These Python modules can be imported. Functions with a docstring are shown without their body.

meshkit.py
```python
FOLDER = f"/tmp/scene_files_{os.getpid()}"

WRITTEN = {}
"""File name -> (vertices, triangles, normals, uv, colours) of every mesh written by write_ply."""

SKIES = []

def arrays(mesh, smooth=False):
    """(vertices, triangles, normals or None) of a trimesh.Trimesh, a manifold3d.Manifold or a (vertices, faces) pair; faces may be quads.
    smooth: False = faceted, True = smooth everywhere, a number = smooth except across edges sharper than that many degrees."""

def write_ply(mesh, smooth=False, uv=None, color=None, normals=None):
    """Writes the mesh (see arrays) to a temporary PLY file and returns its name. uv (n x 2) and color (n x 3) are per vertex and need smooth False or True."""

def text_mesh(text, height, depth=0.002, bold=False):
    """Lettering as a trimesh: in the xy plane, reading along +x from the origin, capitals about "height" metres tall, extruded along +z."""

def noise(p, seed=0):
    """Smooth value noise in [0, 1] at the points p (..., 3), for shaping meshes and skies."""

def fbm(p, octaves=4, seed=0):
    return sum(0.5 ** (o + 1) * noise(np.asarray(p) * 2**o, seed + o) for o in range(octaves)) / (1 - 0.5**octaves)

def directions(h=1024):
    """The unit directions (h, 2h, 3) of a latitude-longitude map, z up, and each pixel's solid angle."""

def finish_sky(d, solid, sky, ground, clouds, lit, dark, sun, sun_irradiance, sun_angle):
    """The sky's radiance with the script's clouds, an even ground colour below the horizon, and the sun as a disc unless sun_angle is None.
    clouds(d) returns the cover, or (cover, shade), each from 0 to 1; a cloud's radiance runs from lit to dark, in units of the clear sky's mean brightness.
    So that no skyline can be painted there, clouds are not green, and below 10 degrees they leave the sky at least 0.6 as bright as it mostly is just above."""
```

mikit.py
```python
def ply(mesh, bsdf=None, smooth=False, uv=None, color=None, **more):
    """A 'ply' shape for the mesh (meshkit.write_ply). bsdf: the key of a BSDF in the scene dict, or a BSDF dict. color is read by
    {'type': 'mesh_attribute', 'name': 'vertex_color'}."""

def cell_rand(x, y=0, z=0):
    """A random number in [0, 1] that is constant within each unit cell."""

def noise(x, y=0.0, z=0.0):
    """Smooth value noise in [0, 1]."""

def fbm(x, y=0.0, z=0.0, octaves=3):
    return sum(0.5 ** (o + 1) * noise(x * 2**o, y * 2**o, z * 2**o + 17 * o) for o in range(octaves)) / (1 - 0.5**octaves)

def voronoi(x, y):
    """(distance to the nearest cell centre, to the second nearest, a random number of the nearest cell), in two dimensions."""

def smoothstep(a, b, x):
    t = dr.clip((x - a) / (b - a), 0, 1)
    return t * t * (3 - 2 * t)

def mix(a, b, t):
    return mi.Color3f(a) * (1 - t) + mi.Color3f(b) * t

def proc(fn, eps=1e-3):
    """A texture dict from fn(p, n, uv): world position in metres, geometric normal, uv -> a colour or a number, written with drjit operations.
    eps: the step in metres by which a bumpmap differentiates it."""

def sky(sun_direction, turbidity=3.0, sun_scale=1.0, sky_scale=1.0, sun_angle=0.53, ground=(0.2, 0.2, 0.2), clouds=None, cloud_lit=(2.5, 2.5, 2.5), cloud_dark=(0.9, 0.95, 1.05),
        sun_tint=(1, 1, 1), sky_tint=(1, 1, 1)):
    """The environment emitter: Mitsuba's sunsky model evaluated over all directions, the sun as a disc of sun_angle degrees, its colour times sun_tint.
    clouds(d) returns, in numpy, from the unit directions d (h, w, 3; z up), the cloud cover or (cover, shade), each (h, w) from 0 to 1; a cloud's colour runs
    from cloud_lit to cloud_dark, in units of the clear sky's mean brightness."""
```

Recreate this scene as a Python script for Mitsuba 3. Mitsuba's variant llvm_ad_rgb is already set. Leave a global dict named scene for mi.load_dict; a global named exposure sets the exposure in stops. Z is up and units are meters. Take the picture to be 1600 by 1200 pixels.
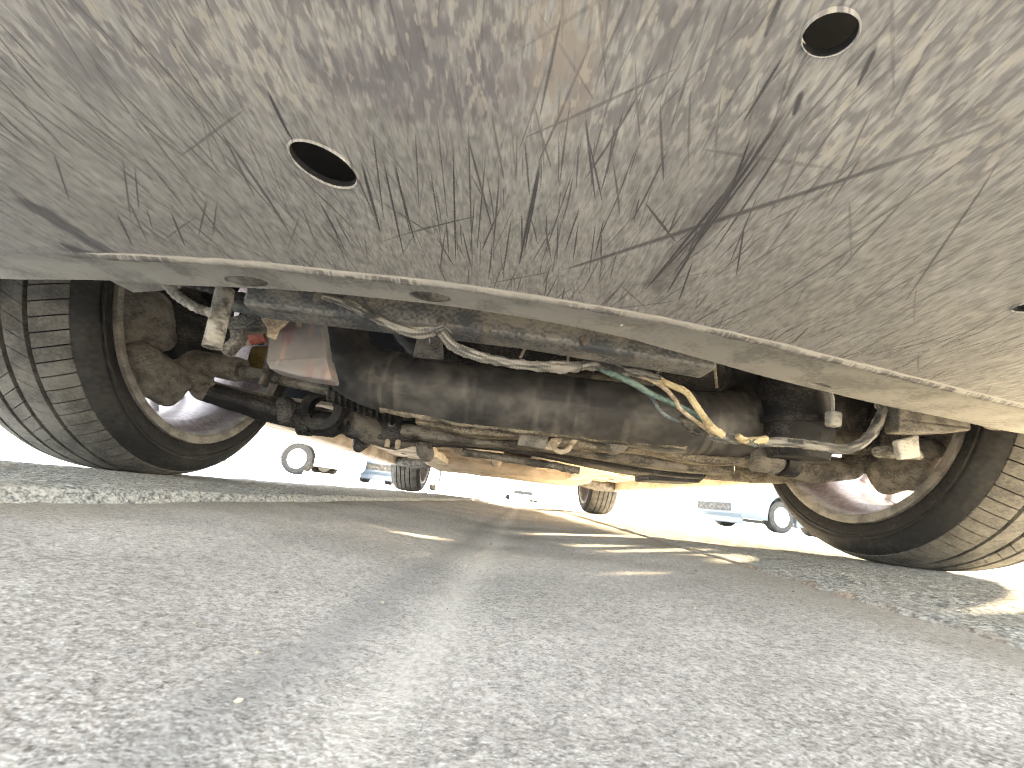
import math, random
import numpy as np, trimesh, manifold3d as m3, drjit as dr, mitsuba as mi
import mikit, meshkit
from mikit import noise, fbm, voronoi, cell_rand, smoothstep, mix
from shapely.geometry import Polygon

random.seed(7); rng = np.random.default_rng(7)
scene, labels = {}, {}

# ------------------------------------------------------------------ camera, sky, exposure
PITCH, ROLL, YAW, CAMH, FPX = .2552, .121, .0042, .0373, 683.2
fw = np.array([math.sin(YAW)*math.cos(PITCH), math.cos(YAW)*math.cos(PITCH), math.sin(PITCH)])
_r = np.array([math.cos(YAW), -math.sin(YAW), 0]); _u = np.cross(_r, fw)
rt = _r*math.cos(ROLL) + _u*math.sin(ROLL); up = -_r*math.sin(ROLL) + _u*math.cos(ROLL)
CAM = np.array([0, 0, CAMH])
T = mi.ScalarTransform4f
scene['camera'] = {'type': 'perspective', 'fov': 2*math.degrees(math.atan(800/FPX)), 'fov_axis': 'x', 'near_clip': .004, 'far_clip': 2000.,
                   'to_world': T().look_at(origin=CAM.tolist(), target=(CAM+fw).tolist(), up=up.tolist())}
SUN_EL, SUN_AZ = 15.5, (.899, .438)
scene['sky'] = mikit.sky([SUN_AZ[0]*math.cos(math.radians(SUN_EL)), SUN_AZ[1]*math.cos(math.radians(SUN_EL)), math.sin(math.radians(SUN_EL))],
                         turbidity=3, sun_tint=(.87, 1.0, 1.25), ground=(.25, .24, .22), sun_angle=1.4, sky_tint=(1.03, 1.0, .95), clouds=lambda d: (.75, .15), cloud_lit=(1.52, 1.5, 1.44))
exposure = 6.78

def ray(px, py): return fw + rt*((px-800)/FPX) + up*((600-py)/FPX)
def at_z(px, py, z): d = ray(px, py); return CAM + d*((z-CAM[2])/d[2])
def at_y(px, py, y): d = ray(px, py); return CAM + d*(y/d[1])

# ------------------------------------------------------------------ materials
def rgb(*c): return {'type': 'rgb', 'value': list(c)}
def mat(name, colour, rough=.7, metal=0., bump=None, bscale=1., spec=.4, eps=5e-4):
    b = {'type': 'principled', 'base_color': colour if isinstance(colour, dict) else mikit.proc(colour), 'roughness': rough, 'metallic': metal, 'specular': spec}
    if bump is not None:
        b = {'type': 'bumpmap', 'arbitrary': mikit.proc(bump, eps=eps), 'scale': bscale, 'bsdf': b}
    scene[name] = {'type': 'twosided', 'bsdf': b}
def dusty(base, dust, lo, hi, f=40., fine=350.):
    """a base colour under uneven road dust, streaked by wear"""
    def fn(p, n, uv):
        t = fbm(p.x*f, p.y*f, p.z*f, 4)*.75 + noise(p.x*fine, p.y*fine, p.z*fine)*.25
        return mix(base, dust, smoothstep(lo, hi, t))
    return fn
def dbump(f, a=1.):
    def fn(p, n, uv): return fbm(p.x*f, p.y*f, p.z*f, 3)*a
    return fn

H = .2                      # height of the undertray above the road
# scratches read off the tray, each as world (x, y) ends
SCR = []
for (x0, y0, x1, y1, w, s) in [
    (810,420,852,215,1.3,.9), (818,400,848,245,.8,.7), (738,418,730,150,.6,.55), (775,380,722,185,.8,.55), (700,350,680,165,.5,.45), (712,412,707,200,.7,.75),
    (745,395,760,230,.6,.6), (770,395,781,265,.7,.6), (655,330,648,190,.5,.5), (690,385,670,250,.5,.6), (735,395,742,300,.5,.6), (632,405,592,220,.8,.75),
    (650,385,610,240,.8,.7), (642,370,612,232,.6,.7), (595,366,560,235,1.2,.75), (590,350,528,205,.9,.5), (540,390,495,305,.9,.7), (552,388,520,330,.6,.6),
    (600,345,580,190,.6,.6), (455,215,412,130,1.2,.85), (462,225,420,150,.7,.7), (450,355,345,200,1.4,.55), (400,310,340,190,1.0,.5), (438,340,330,215,.7,.5),
    (290,385,265,325,.9,.85), (208,385,180,325,.9,.8), (232,380,196,300,.7,.6), (110,315,80,225,.6,.7), (240,360,228,320,.5,.7), (205,340,190,235,.6,.6), (218,330,210,252,.6,.6),
    (310,370,325,305,.7,.6), (332,370,340,310,.6,.6), (250,290,60,130,1.0,.4), (330,330,190,150,.8,.4), (60,340,0,275,1.2,.4),
    (895,410,905,340,.6,.6), (930,315,912,170,.8,.6), (942,320,915,200,.6,.6), (845,415,905,240,.5,.55), (862,430,880,330,.5,.5), (920,430,932,340,.5,.6), (990,350,1000,305,.5,.6),
    (1040,460,1115,335,1.0,.7), (1060,470,1085,400,.8,.7), (1000,460,1150,300,1.0,.65), (1010,450,1175,250,1.2,.7), (1050,430,1225,200,1.0,.75), (1070,400,1210,185,1.4,.6),
    (1085,380,1240,160,1.2,.75), (1100,350,1250,155,.8,.8), (1110,400,1255,185,.8,.6), (1130,330,1180,200,.8,.7), (1195,80,1225,10,1.4,.6), (1160,200,1235,90,.9,.7), (1240,190,1255,150,1.6,.9),
    (1150,430,1165,340,.7,.7), (1140,410,1190,290,.6,.6), (1300,430,1460,260,1.0,.4), (1180,480,1420,330,1.2,.4), (1340,150,1375,85,1.2,.7), (1295,320,1350,240,.7,.5),
    (1230,430,1600,190,.9,.35), (1300,500,1580,340,1.0,.35), (1360,510,1600,370,.9,.3), (1410,470,1600,200,.8,.5), (1330,480,1480,360,.9,.35), (1450,540,1600,460,.9,.3),
    (870,426,1600,188,2.2,.55), (880,424,1350,272,1.6,.45), (1330,279,1600,186,1.6,.4), (1090,235,1330,268,1.5,.25), (880,20,905,-10,.8,.5), (842,190,880,20,.8,.5)]:
    a, b = at_z(x0, y0, H), at_z(x1, y1, H)
    SCR.append(tuple(map(float, (a[0], a[1], b[0], b[1], w*.00100, min(1., s*1.45)))))
# broad scuffed bands
SMEAR = []
for (x0, y0, x1, y1, w, s) in [(1030,440,1200,210,.016,.55), (1080,370,1150,280,.012,.4), (50,320,190,408,.012,.9), (115,390,245,428,.017,1.0)]:
    a, b = at_z(x0, y0, H), at_z(x1, y1, H)
    SMEAR.append(tuple(map(float, (a[0], a[1], b[0], b[1], w, s))))
LIPX = np.array([-.9, -.55, -.401, -.307, -.22, -.151, -.061, .03, .104, .218, .359, .511, .95])
LIPY = np.array([.41, .385, .362, .343, .333, .330, .329, .334, .341, .355, .380, .407, .45])
EDGX = np.array([-.9, -.576, -.483, -.408, -.327, -.254, -.227, -.188, -.127, -.067, -.037, .037, .125, .252, .365, .53, .628, .95])
EDGY = np.array([.51, .457, .436, .421, .408, .392, .388, .383, .379, .380, .381, .388, .410, .447, .470, .492, .506, .54])
def smooth_curve(X, Y):
    xs = np.linspace(X[0], X[-1], 400); ys = np.interp(xs, X, Y)
    k = np.exp(-.5*(np.arange(-40, 41)/9.)**2); k /= k.sum()
    ys = np.convolve(np.pad(ys, 40, mode='reflect', reflect_type='odd'), k, 'valid')
    return lambda x: np.interp(x, xs, ys)
lip_y, edge_y = smooth_curve(LIPX, LIPY), smooth_curve(EDGX, EDGY)

def seg_dist(x, y, a):
    ax, ay, bx, by = a[:4]; dx, dy = bx-ax, by-ay; L2 = dx*dx+dy*dy
    t = dr.clip(((x-ax)*dx + (y-ay)*dy)/L2, 0, 1)
    ex, ey = x-ax-dx*t, y-ay-dy*t
    return dr.sqrt(ex*ex+ey*ey), t
def scratch_layer(x, y, th, w, l, prob, width, k):
    c, s = math.cos(th), math.sin(th)
    u, v = x*c + y*s, -x*s + y*c
    u = u + (noise(v*14., k*3.1)-.5)*.006
    i = dr.floor(u/w); v = v + cell_rand(i, k)*l; j = dr.floor(v/l)
    r1, r2, r3, r4 = (cell_rand(i, j, k*10+q) for q in range(4))
    lu, lv = u/w-i, v/l-j
    cen = .3+.4*r1 + (r2-.5)*.6*(lv-.5)
    half = .2+.28*r3
    taper = 1 - dr.minimum(dr.abs(lv-.5)/half, 1)
    d = dr.abs(lu-cen)*w
    wd = width*(.65+1.3*r4)*dr.sqrt(dr.maximum(taper, 0)) + 1e-6
    return dr.select(r2*.37+r3*.63 < prob, smoothstep(1., .35, d/wd)*smoothstep(0, .25, taper)*(.35+.6*r4), 0.)
def tray_colour(p, n, uv):
    x, y = p.x, p.y
    dust = mix((.262, .256, .241), (.332, .325, .307), fbm(x*30, y*12, 2., 3))
    dust = mix(dust, (.235, .229, .224), smoothstep(.44, .66, fbm(x*140., y*85., 4., 4))*.5)
    # fine streaky grain drawn out along the direction of travel
    g = noise(x*1100, y*260, 1.)*.5 + noise(x*560, y*150, 5.)*.5
    dust = dust*(.64+.72*g)
    # front area: mottled, dark plastic showing through, ochre mud spots
    zone = smoothstep(.182, .150, y + (fbm(x*25, y*25, 3.)-.5)*.03)
    m = fbm(x*420., y*150., 1., 3)
    m2 = fbm(x*75., y*52., 9., 3)
    dark = smoothstep(.38, .62, m*.70+m2*.30)
    c = mix(dust, (.140, .134, .140), dark*(.14+.56*zone))
    blot = smoothstep(.05, .02, dr.sqrt(dr.square((x+.041)*.62)+dr.square((y-.147)*1.9)) + (fbm(x*60, y*60, 6.)-.5)*.045)
    c = mix(c, (.150, .142, .152), blot*.85*(.5+.5*smoothstep(.35, .6, m)))
    blot2 = smoothstep(.024, .006, dr.sqrt(dr.square(x+.205)+dr.square((y-.158)*1.2)) + (fbm(x*90, y*60, 8.)-.5)*.02)
    c = mix(c, (.15, .145, .15), blot2*.55)
    mud = smoothstep(.58, .70, fbm(x*430.+7., y*160., 12., 3)*.72+fbm(x*38, y*30, 15., 2)*.28)
    c = mix(c, (.40, .37, .315), mud*(.10+.40*zone))
    mud2 = smoothstep(.022, .004, dr.abs(x-.003) + dr.maximum(y-.15, 0)*.4 + (fbm(x*120, y*40, 3.)-.5)*.02)
    c = mix(c, (.41, .35, .28), mud2*.4*zone*smoothstep(.35, .55, m))
    # scuffed bands
    s = mi.Float(0)
    for a in SMEAR:
        d, t = seg_dist(x, y, a)
        s = dr.maximum(s, smoothstep(1., .2, d/a[4] + (noise(x*500, y*90, 7.)-.5)*.9)*a[5])
    c = mix(c, (.10, .095, .10), s)
    # scratches
    k = mi.Float(0)
    for q, (th, w, l, pr, wd) in enumerate([(.05, .008, .085, .7, .00047), (-.12, .008, .07, .7, .00047), (.22, .009, .10, .65, .0005), (-.3, .011, .08, .55, .00055),
                                           (.5, .017, .13, .36, .0006), (-.75, .026, .11, .3, .0007), (.95, .037, .16, .3, .0008), (-.05, .0055, .045, .4, .0003)]):
        k = dr.maximum(k, scratch_layer(x, y, th, w, l, pr, wd, q+1.))
    k = k*.95*smoothstep(.0, .22, y)*(.4+.6*smoothstep(.35, .55, fbm(x*11., y*11., 21., 2)))
    for a in SCR:
        d, t = seg_dist(x, y, a)
        wd = a[4]*(.25 + 3.0*t*(1-t))
        k = dr.maximum(k, smoothstep(1.25, .3, d/wd)*a[5]*smoothstep(0, .08, t)*smoothstep(1, .75, t))
    c = mix(c, (.055, .052, .058), dr.minimum(k, 1)*.9)
    # rub line on the rear bead: plastic scraped bare on its front face, clean dust behind
    return c
def bead_colour(p, n, uv):
    x, y = p.x, p.y
    d = mix((.31, .30, .278), (.26, .25, .232), fbm(x*70, y*70, p.z*70, 4))
    ragged = smoothstep(.30, .56, noise(x*620, y*90., 3.)*.55 + fbm(x*75, 1., 2., 3)*.45)      # the trailing face is scraped bare
    return mix(d, (.095, .09, .09), ragged*(.25+.75*smoothstep(.3, .6, fbm(x*16, 3., 8., 3)))*smoothstep(-.80, -.52, n.y*dr.select(n.z < 0, mi.Float(1), mi.Float(-1)))*.9)
mat('mat_tray', tray_colour, .75, bump=lambda p, n, uv: fbm(p.x*220, p.y*90, 1., 3)*.6+fbm(p.x*40, p.y*40, 3., 2)*1.2, bscale=.0012, spec=.35)
mat('mat_bead', bead_colour, .75, bump=dbump(300.), bscale=.0012)
mat('mat_flange', dusty((.22, .214, .198), (.34, .328, .30), .3, .6, 35.), .8, bump=dbump(160.), bscale=.0012)
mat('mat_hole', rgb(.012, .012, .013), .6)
mat('mat_rubber', dusty((.017, .017, .018), (.042, .040, .037), .35, .8, 18., 200.), .72, bump=dbump(90.), bscale=.0012, spec=.35)
mat('mat_tread', dusty((.050, .047, .043), (.125, .117, .102), .25, .7, 30., 400.), .85, bump=dbump(400.), bscale=.0006)
mat('mat_rim', dusty((.15, .14, .125), (.265, .247, .22), .3, .65, 40., 300.), .6, bump=dbump(250.), bscale=.0006)
mat('mat_barrel', dusty((.22, .18, .18), (.36, .33, .36), .35, .7, 12., 200.), .45, .4)
mat('mat_alloy', dusty((.42, .42, .43), (.6, .6, .61), .3, .7, 12., 200.), .38, .7)
mat('mat_brown', dusty((.05, .045, .040), (.185, .168, .145), .3, .68, 45.), .75, bump=dbump(120.), bscale=.003)
mat('mat_knuckle', dusty((.10, .093, .083), (.22, .202, .175), .3, .65, 60.), .75, bump=lambda p, n, uv: smoothstep(0., .12, voronoi(p.y*28, p.z*28)[1]-voronoi(p.y*28, p.z*28)[0])+fbm(p.x*90, p.y*90, p.z*90, 3), bscale=.002)
mat('mat_steel', dusty((.06, .058, .055), (.26, .24, .21), .3, .72, 40.), .6, .2, bump=dbump(150.), bscale=.002)
mat('mat_black', dusty((.016, .016, .018), (.10, .094, .085), .42, .8, 22.), .6, bump=dbump(70.), bscale=.003)
def pan_colour(p, n, uv):
    t = fbm(p.x*26, p.y*26, p.z*26, 4)
    c = mix((.038, .038, .040), (.098, .095, .090), smoothstep(.35, .75, t))
    drip = smoothstep(.5, .8, noise(p.x*120, p.z*34, 3.)*.6 + noise(p.x*60, p.z*22, 8.)*.4)*smoothstep(-.3, -.2, p.x)
    c = mix(c, (.26, .24, .21), drip*.32*smoothstep(.45, .65, fbm(p.x*14, 4., 2., 2)))
    silt = smoothstep(.0, -.9, n.z)*smoothstep(.25, .6, fbm(p.x*60, p.y*60, 1., 3))     # splashed mud dried on the underside
    return mix(c, (.13, .118, .10), silt*.4)
mat('mat_pan', pan_colour, .5, bump=dbump(110.), bscale=.0025, spec=.5)
mat('mat_blue', dusty((.075, .082, .092), (.23, .22, .20), .35, .7, 35.), .55, .2, bump=dbump(120.), bscale=.002)
mat('mat_tan', dusty((.32, .255, .19), (.52, .44, .35), .25, .65, 14.), .85, bump=dbump(45.), bscale=.006)
mat('mat_rail', dusty((.085, .075, .06), (.30, .26, .20), .35, .68, 45.), .8, bump=dbump(90.), bscale=.004)
mat('mat_cream', dusty((.42, .36, .27), (.66, .58, .46), .25, .6, 12.), .8, bump=dbump(40.), bscale=.006)
def pink_colour(p, n, uv):
    c = mix((.19, .178, .176), (.32, .295, .288), fbm(p.x*35, p.y*35, p.z*35, 3))
    c = mix(c, (.30, .14, .14), smoothstep(.58, .72, fbm(p.x*60+3, p.y*30, p.z*11, 3))*.6)
    return mix(c, (.42, .29, .25), smoothstep(.74, .84, noise(p.x*90, p.z*24, 6.))*.6)
mat('mat_pink', pink_colour, .7, bump=dbump(130.), bscale=.002)
mat('mat_ochre', dusty((.12, .085, .025), (.25, .185, .07), .3, .7, 40.), .8)
def braid_colour(p, n, uv):
    w = noise(uv.x*60., uv.y*14., 1.)
    b = .5+.5*dr.sin(uv.x*900. + uv.y*12.)*dr.sin(uv.x*900. - uv.y*12.)
    c = mix((.09, .088, .085), (.30, .288, .268), smoothstep(.25, .75, w*.8+b*.2))
    return mix(c, (.05, .05, .05), smoothstep(.6, .75, fbm(p.x*80, p.y*80, p.z*80, 3)))
mat('mat_braid', braid_colour, .9, bump=dbump(350.), bscale=.004)
mat('mat_conduit', dusty((.10, .095, .085), (.36, .34, .30), .3, .7, 90.), .75)
mat('mat_yellow', dusty((.30, .235, .13), (.56, .47, .29), .25, .6, 60.), .7, bump=dbump(220.), bscale=.002)
mat('mat_wiretan', dusty((.22, .17, .12), (.48, .40, .30), .3, .65, 70.), .7)
mat('mat_teal', dusty((.045, .095, .088), (.17, .235, .22), .3, .8, 70.), .65)
mat('mat_wireblue', dusty((.07, .09, .10), (.24, .27, .28), .3, .75, 70.), .65)
mat('mat_white', dusty((.34, .33, .30), (.54, .53, .49), .25, .5, 30.), .55)
mat('mat_redmark', dusty((.3, .06, .05), (.45, .15, .11), .3, .7, 60.), .6)
mat('mat_paint', rgb(.022, .024, .028), .3, 0., spec=.5)
mat('mat_paint_white', rgb(.74, .75, .76), .3, 0., spec=.5)
mat('mat_paint_blue', rgb(.075, .097, .12), .3, 0., spec=.5)
mat('mat_paint_slate', rgb(.06, .085, .125), .3, 0., spec=.5)
mat('mat_glass', rgb(.02, .025, .028), .06, 0., spec=.6)
mat('mat_lamp', rgb(.55, .55, .55), .12, 0., spec=.6)
mat('mat_tail', rgb(.35, .02, .02), .15, 0., spec=.6)

GX, GY = math.sin(.0593), math.cos(.0593)      # run of the drainage gutter in the road
def lat(x, y): return x*GY - y*GX
def concrete_colour(p, n, uv):
    l = lat(p.x, p.y); s = p.x*GX + p.y*GY
    a = fbm(p.x*9, p.y*9, 1., 4)
    c = mix((.325, .304, .284), (.418, .392, .370), smoothstep(.3, .7, a))
    g = noise(p.x*800, p.y*800, 2.)*.40 + noise(p.x*1700, p.y*1700, 5.)*.34 + noise(p.x*380, p.y*380, 8.)*.26
    c = c*(.36+1.28*g)
    pit = smoothstep(.66, .80, fbm(p.x*480, p.y*480, 4., 3))
    c = mix(c, (.17, .165, .16), pit*.55)
    pale = smoothstep(.60, .78, fbm(p.x*420+5, p.y*420, 14., 3))
    c = mix(c, (.55, .53, .50), pale*.38)
    # darker flow line and a paler strip beside it
    w = (fbm(s*9., 2., 5., 3)-.5)*.016
    line = dr.exp(-dr.square((l+w+.074)/.013))
    c = mix(c, (.20, .198, .20), line*.42*(.5+g))
    worn = dr.exp(-dr.square((l+w+.035)/.013))
    c = mix(c, (.60, .57, .52), worn*.5*(.45+.75*g))
    # fine silt gathered along the joints
    silt = smoothstep(.07, .0, dr.minimum(dr.abs(l-.25), dr.abs(l+.35)) + (fbm(p.x*20, p.y*20, 3., 3)-.5)*.06)
    return mix(c, (.27, .24, .195), silt*.45)
def asphalt_colour(p, n, uv):
    l = lat(p.x, p.y)
    d1, d2, r = voronoi(p.x*210, p.y*210)
    q = noise(p.x*330, p.y*330, p.z*330)*.5 + noise(p.x*720, p.y*720, p.z*720)*.5     # chippings, in depth too: they show in the broken edge
    stone = mix((.21, .21, .208), (.58, .57, .545), smoothstep(.22, .78, q))
    flat = smoothstep(.80, .95, dr.abs(n.z))
    c = mix(stone, stone*mix((.55, .55, .55), (1.25, 1.22, 1.15), r), flat*smoothstep(.02, .2, d2-d1))
    c = mix(c, (.10, .10, .102), smoothstep(.56, .70, fbm(p.x*260, p.y*260, p.z*260, 3))*.7)
    dust = fbm(p.x*28, p.y*28, 7., 4)
    c = mix(c, (.34, .32, .285), smoothstep(.36, .72, dust)*.45*flat)
    c = mix(c, (.60, .59, .57), smoothstep(.70, .80, noise(p.x*480, p.y*480, p.z*480))*.45)
    e = dr.minimum(dr.abs(l-.25), dr.abs(l+.35)) + (fbm(p.x*45, p.y*45, 11., 4)-.5)*.038
    rust = smoothstep(.030, .006, e)*dr.select(l > 0, mi.Float(1), mi.Float(0))
    return mix(c, mix((.17, .11, .075), (.40, .27, .18), fbm(p.x*160, p.y*160, 3., 3)), rust*.6)
mat('mat_concrete', concrete_colour, .85, bump=lambda p, n, uv: noise(p.x*1100, p.y*1100, 2.)*.35+fbm(p.x*420, p.y*420, 4., 3)*.7, bscale=.0014, spec=.35, eps=3e-4)
mat('mat_asphalt', asphalt_colour, .85, bump=lambda p, n, uv: smoothstep(.0, .35, voronoi(p.x*210, p.y*210)[1]-voronoi(p.x*210, p.y*210)[0])*.6+fbm(p.x*420, p.y*420, 4., 2)*.6, bscale=.0022, spec=.35, eps=4e-4)
def lot_painted_sun(p, n, uv):  # sunlight on the open ground painted in as a pale surface colour
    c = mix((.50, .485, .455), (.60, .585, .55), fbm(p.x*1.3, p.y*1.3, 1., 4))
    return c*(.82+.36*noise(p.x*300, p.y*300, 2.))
mat('mat_lot_painted_sun', lot_painted_sun, .85, bump=dbump(200.), bscale=.002)
mat('mat_grit', dusty((.16, .14, .11), (.42, .38, .32), .3, .7, 90.), .85)

# ------------------------------------------------------------------ mesh helpers
def tm(v, f):
    f = np.asarray(f)
    if f.shape[1] == 4: f = np.vstack([f[:, [0, 1, 2]], f[:, [0, 2, 3]]])
    return trimesh.Trimesh(np.asarray(v, float), f, process=False)
def cat(*ms): return trimesh.util.concatenate([as_tm(m) for m in ms])
def as_tm(m):
    if isinstance(m, m3.Manifold):
        q = m.to_mesh(); return trimesh.Trimesh(np.array(q.vert_properties[:, :3], float), np.array(q.tri_verts, int), process=False)
    return m
def numbered(key):
    if key not in scene: return key
    k = 1
    while f'{key}_{k:03d}' in scene: k += 1
    return f'{key}_{k:03d}'
def obj(key, mesh, bsdf, smooth=35, uv=None, **lab):
    key = numbered(key)
    if len(as_tm(mesh).faces) == 0: print('EMPTY', key); return key
    scene[key] = mikit.ply(as_tm(mesh), bsdf, smooth=smooth, uv=uv)
    if lab: labels[key] = lab
    return key
def catmull(pts, n=8):
    P = np.asarray(pts, float); P = np.vstack([2*P[0]-P[1], P, 2*P[-1]-P[-2]]); out = []
    for i in range(1, len(P)-2):
        for t in np.linspace(0, 1, n, endpoint=False):
            a, b, c, d = P[i-1:i+3]
            out.append(.5*(2*b + (c-a)*t + (2*a-5*b+4*c-d)*t*t + (3*b-a-3*c+d)*t**3))
    return np.array(out + [P[-2]])
def tube(pts, r, seg=12, n=8, rough=0., seed=0, curve=True, flat=1.):
    """a round tube along a smooth path; r one radius or one per given point"""
    P = catmull(pts, n) if curve else np.asarray(pts, float)
    R = np.full(len(P), r, float) if np.isscalar(r) else np.interp(np.linspace(0, 1, len(P)), np.linspace(0, 1, len(r)), r)
    tan = np.gradient(P, axis=0); tan /= np.linalg.norm(tan, axis=1, keepdims=True)
    ref = np.array([0, 0, 1.]) if abs(tan[0][2]) < .9 else np.array([1., 0, 0])
    V = []; UV = []; s = np.concatenate([[0], np.cumsum(np.linalg.norm(np.diff(P, axis=0), axis=1))])
    a = np.linspace(0, 2*np.pi, seg, endpoint=False)
    u = ref - tan[0]*(ref@tan[0])
    for k in range(len(P)):
        u = u - tan[k]*(u@tan[k]); u /= np.linalg.norm(u); w = np.cross(tan[k], u)
        rr = R[k]*(1 + rough*(meshkit.noise(np.stack([a*0+s[k]*160, np.cos(a)*2+5, np.sin(a)*2+5], -1), seed)-.5)*2) if rough else R[k]+0*a
        V.append(P[k] + rr[:, None]*(np.cos(a)[:, None]*u*flat + np.sin(a)[:, None]*w)); UV += [(s[k], x/2/np.pi) for x in a]
    V = np.vstack(V + [P[:1], P[-1:]]); m = len(P); f = []
    for k in range(m-1):
        for j in range(seg):
            j2 = (j+1) % seg; f += [(k*seg+j, k*seg+j2, (k+1)*seg+j2), (k*seg+j, (k+1)*seg+j2, (k+1)*seg+j)]
    for j in range(seg):
        j2 = (j+1) % seg; f += [(m*seg, j2, j), (m*seg+1, (m-1)*seg+j, (m-1)*seg+j2)]
    t = trimesh.Trimesh(V, np.array(f)[:, ::-1], process=False); t.metadata['uv'] = np.array(UV + [(0, 0), (s[-1], 0)])
    return t
def lathe(prof, seg=64, c=(0, 0, 0), axis='x', closed=True):
    """revolve (along, radius) pairs about the x axis (or y, z) through c"""
    P = np.asarray(prof, float); n = len(P); a = np.linspace(0, 2*np.pi, seg, endpoint=False)
    V = np.stack([np.repeat(P[None, :, 0], seg, 0), np.cos(a)[:, None]*P[None, :, 1], np.sin(a)[:, None]*P[None, :, 1]], -1).reshape(-1, 3)
    if axis == 'y': V = V[:, [2, 0, 1]]
    if axis == 'z': V = V[:, [1, 2, 0]]
    f = []
    for i in range(seg):
        for j in range(n if closed else n-1):
            A, B = i*n+j, i*n+(j+1) % n; C, D = ((i+1) % seg)*n+(j+1) % n, ((i+1) % seg)*n+j
            f += [(A, D, C), (A, C, B)]
    t = trimesh.Trimesh(V+np.asarray(c), np.array(f), process=False)
    if closed and t.volume < 0: t.invert()
    return t
def rbox(c, size, r=.004, rot=None):
    """box with rounded edges: hull of eight small balls"""
    h = np.asarray(size)/2 - r; r = min(r, *(np.asarray(size)/2.001)); s = m3.Manifold.sphere(r, 12)
    m = m3.Manifold.batch_hull([s.translate((sx*h[0], sy*h[1], sz*h[2])) for sx in (-1, 1) for sy in (-1, 1) for sz in (-1, 1)])
    if rot is not None: m = m.rotate(rot)
    return m.translate(tuple(c))
def blob(balls, rough=0., f=40., length=.012, seed=1):
    """hull of balls (x, y, z, r), optionally cast-rough"""
    m = m3.Manifold.batch_hull([m3.Manifold.sphere(b[3], 16).translate(tuple(b[:3])) for b in balls])
    if rough:
        t = as_tm(m.refine_to_length(length)); t.merge_vertices(); n = t.vertex_normals
        t.vertices += n*((meshkit.fbm(t.vertices*f, 3, seed)-.5)*2*rough)[:, None]; return t
    return as_tm(m)
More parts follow.
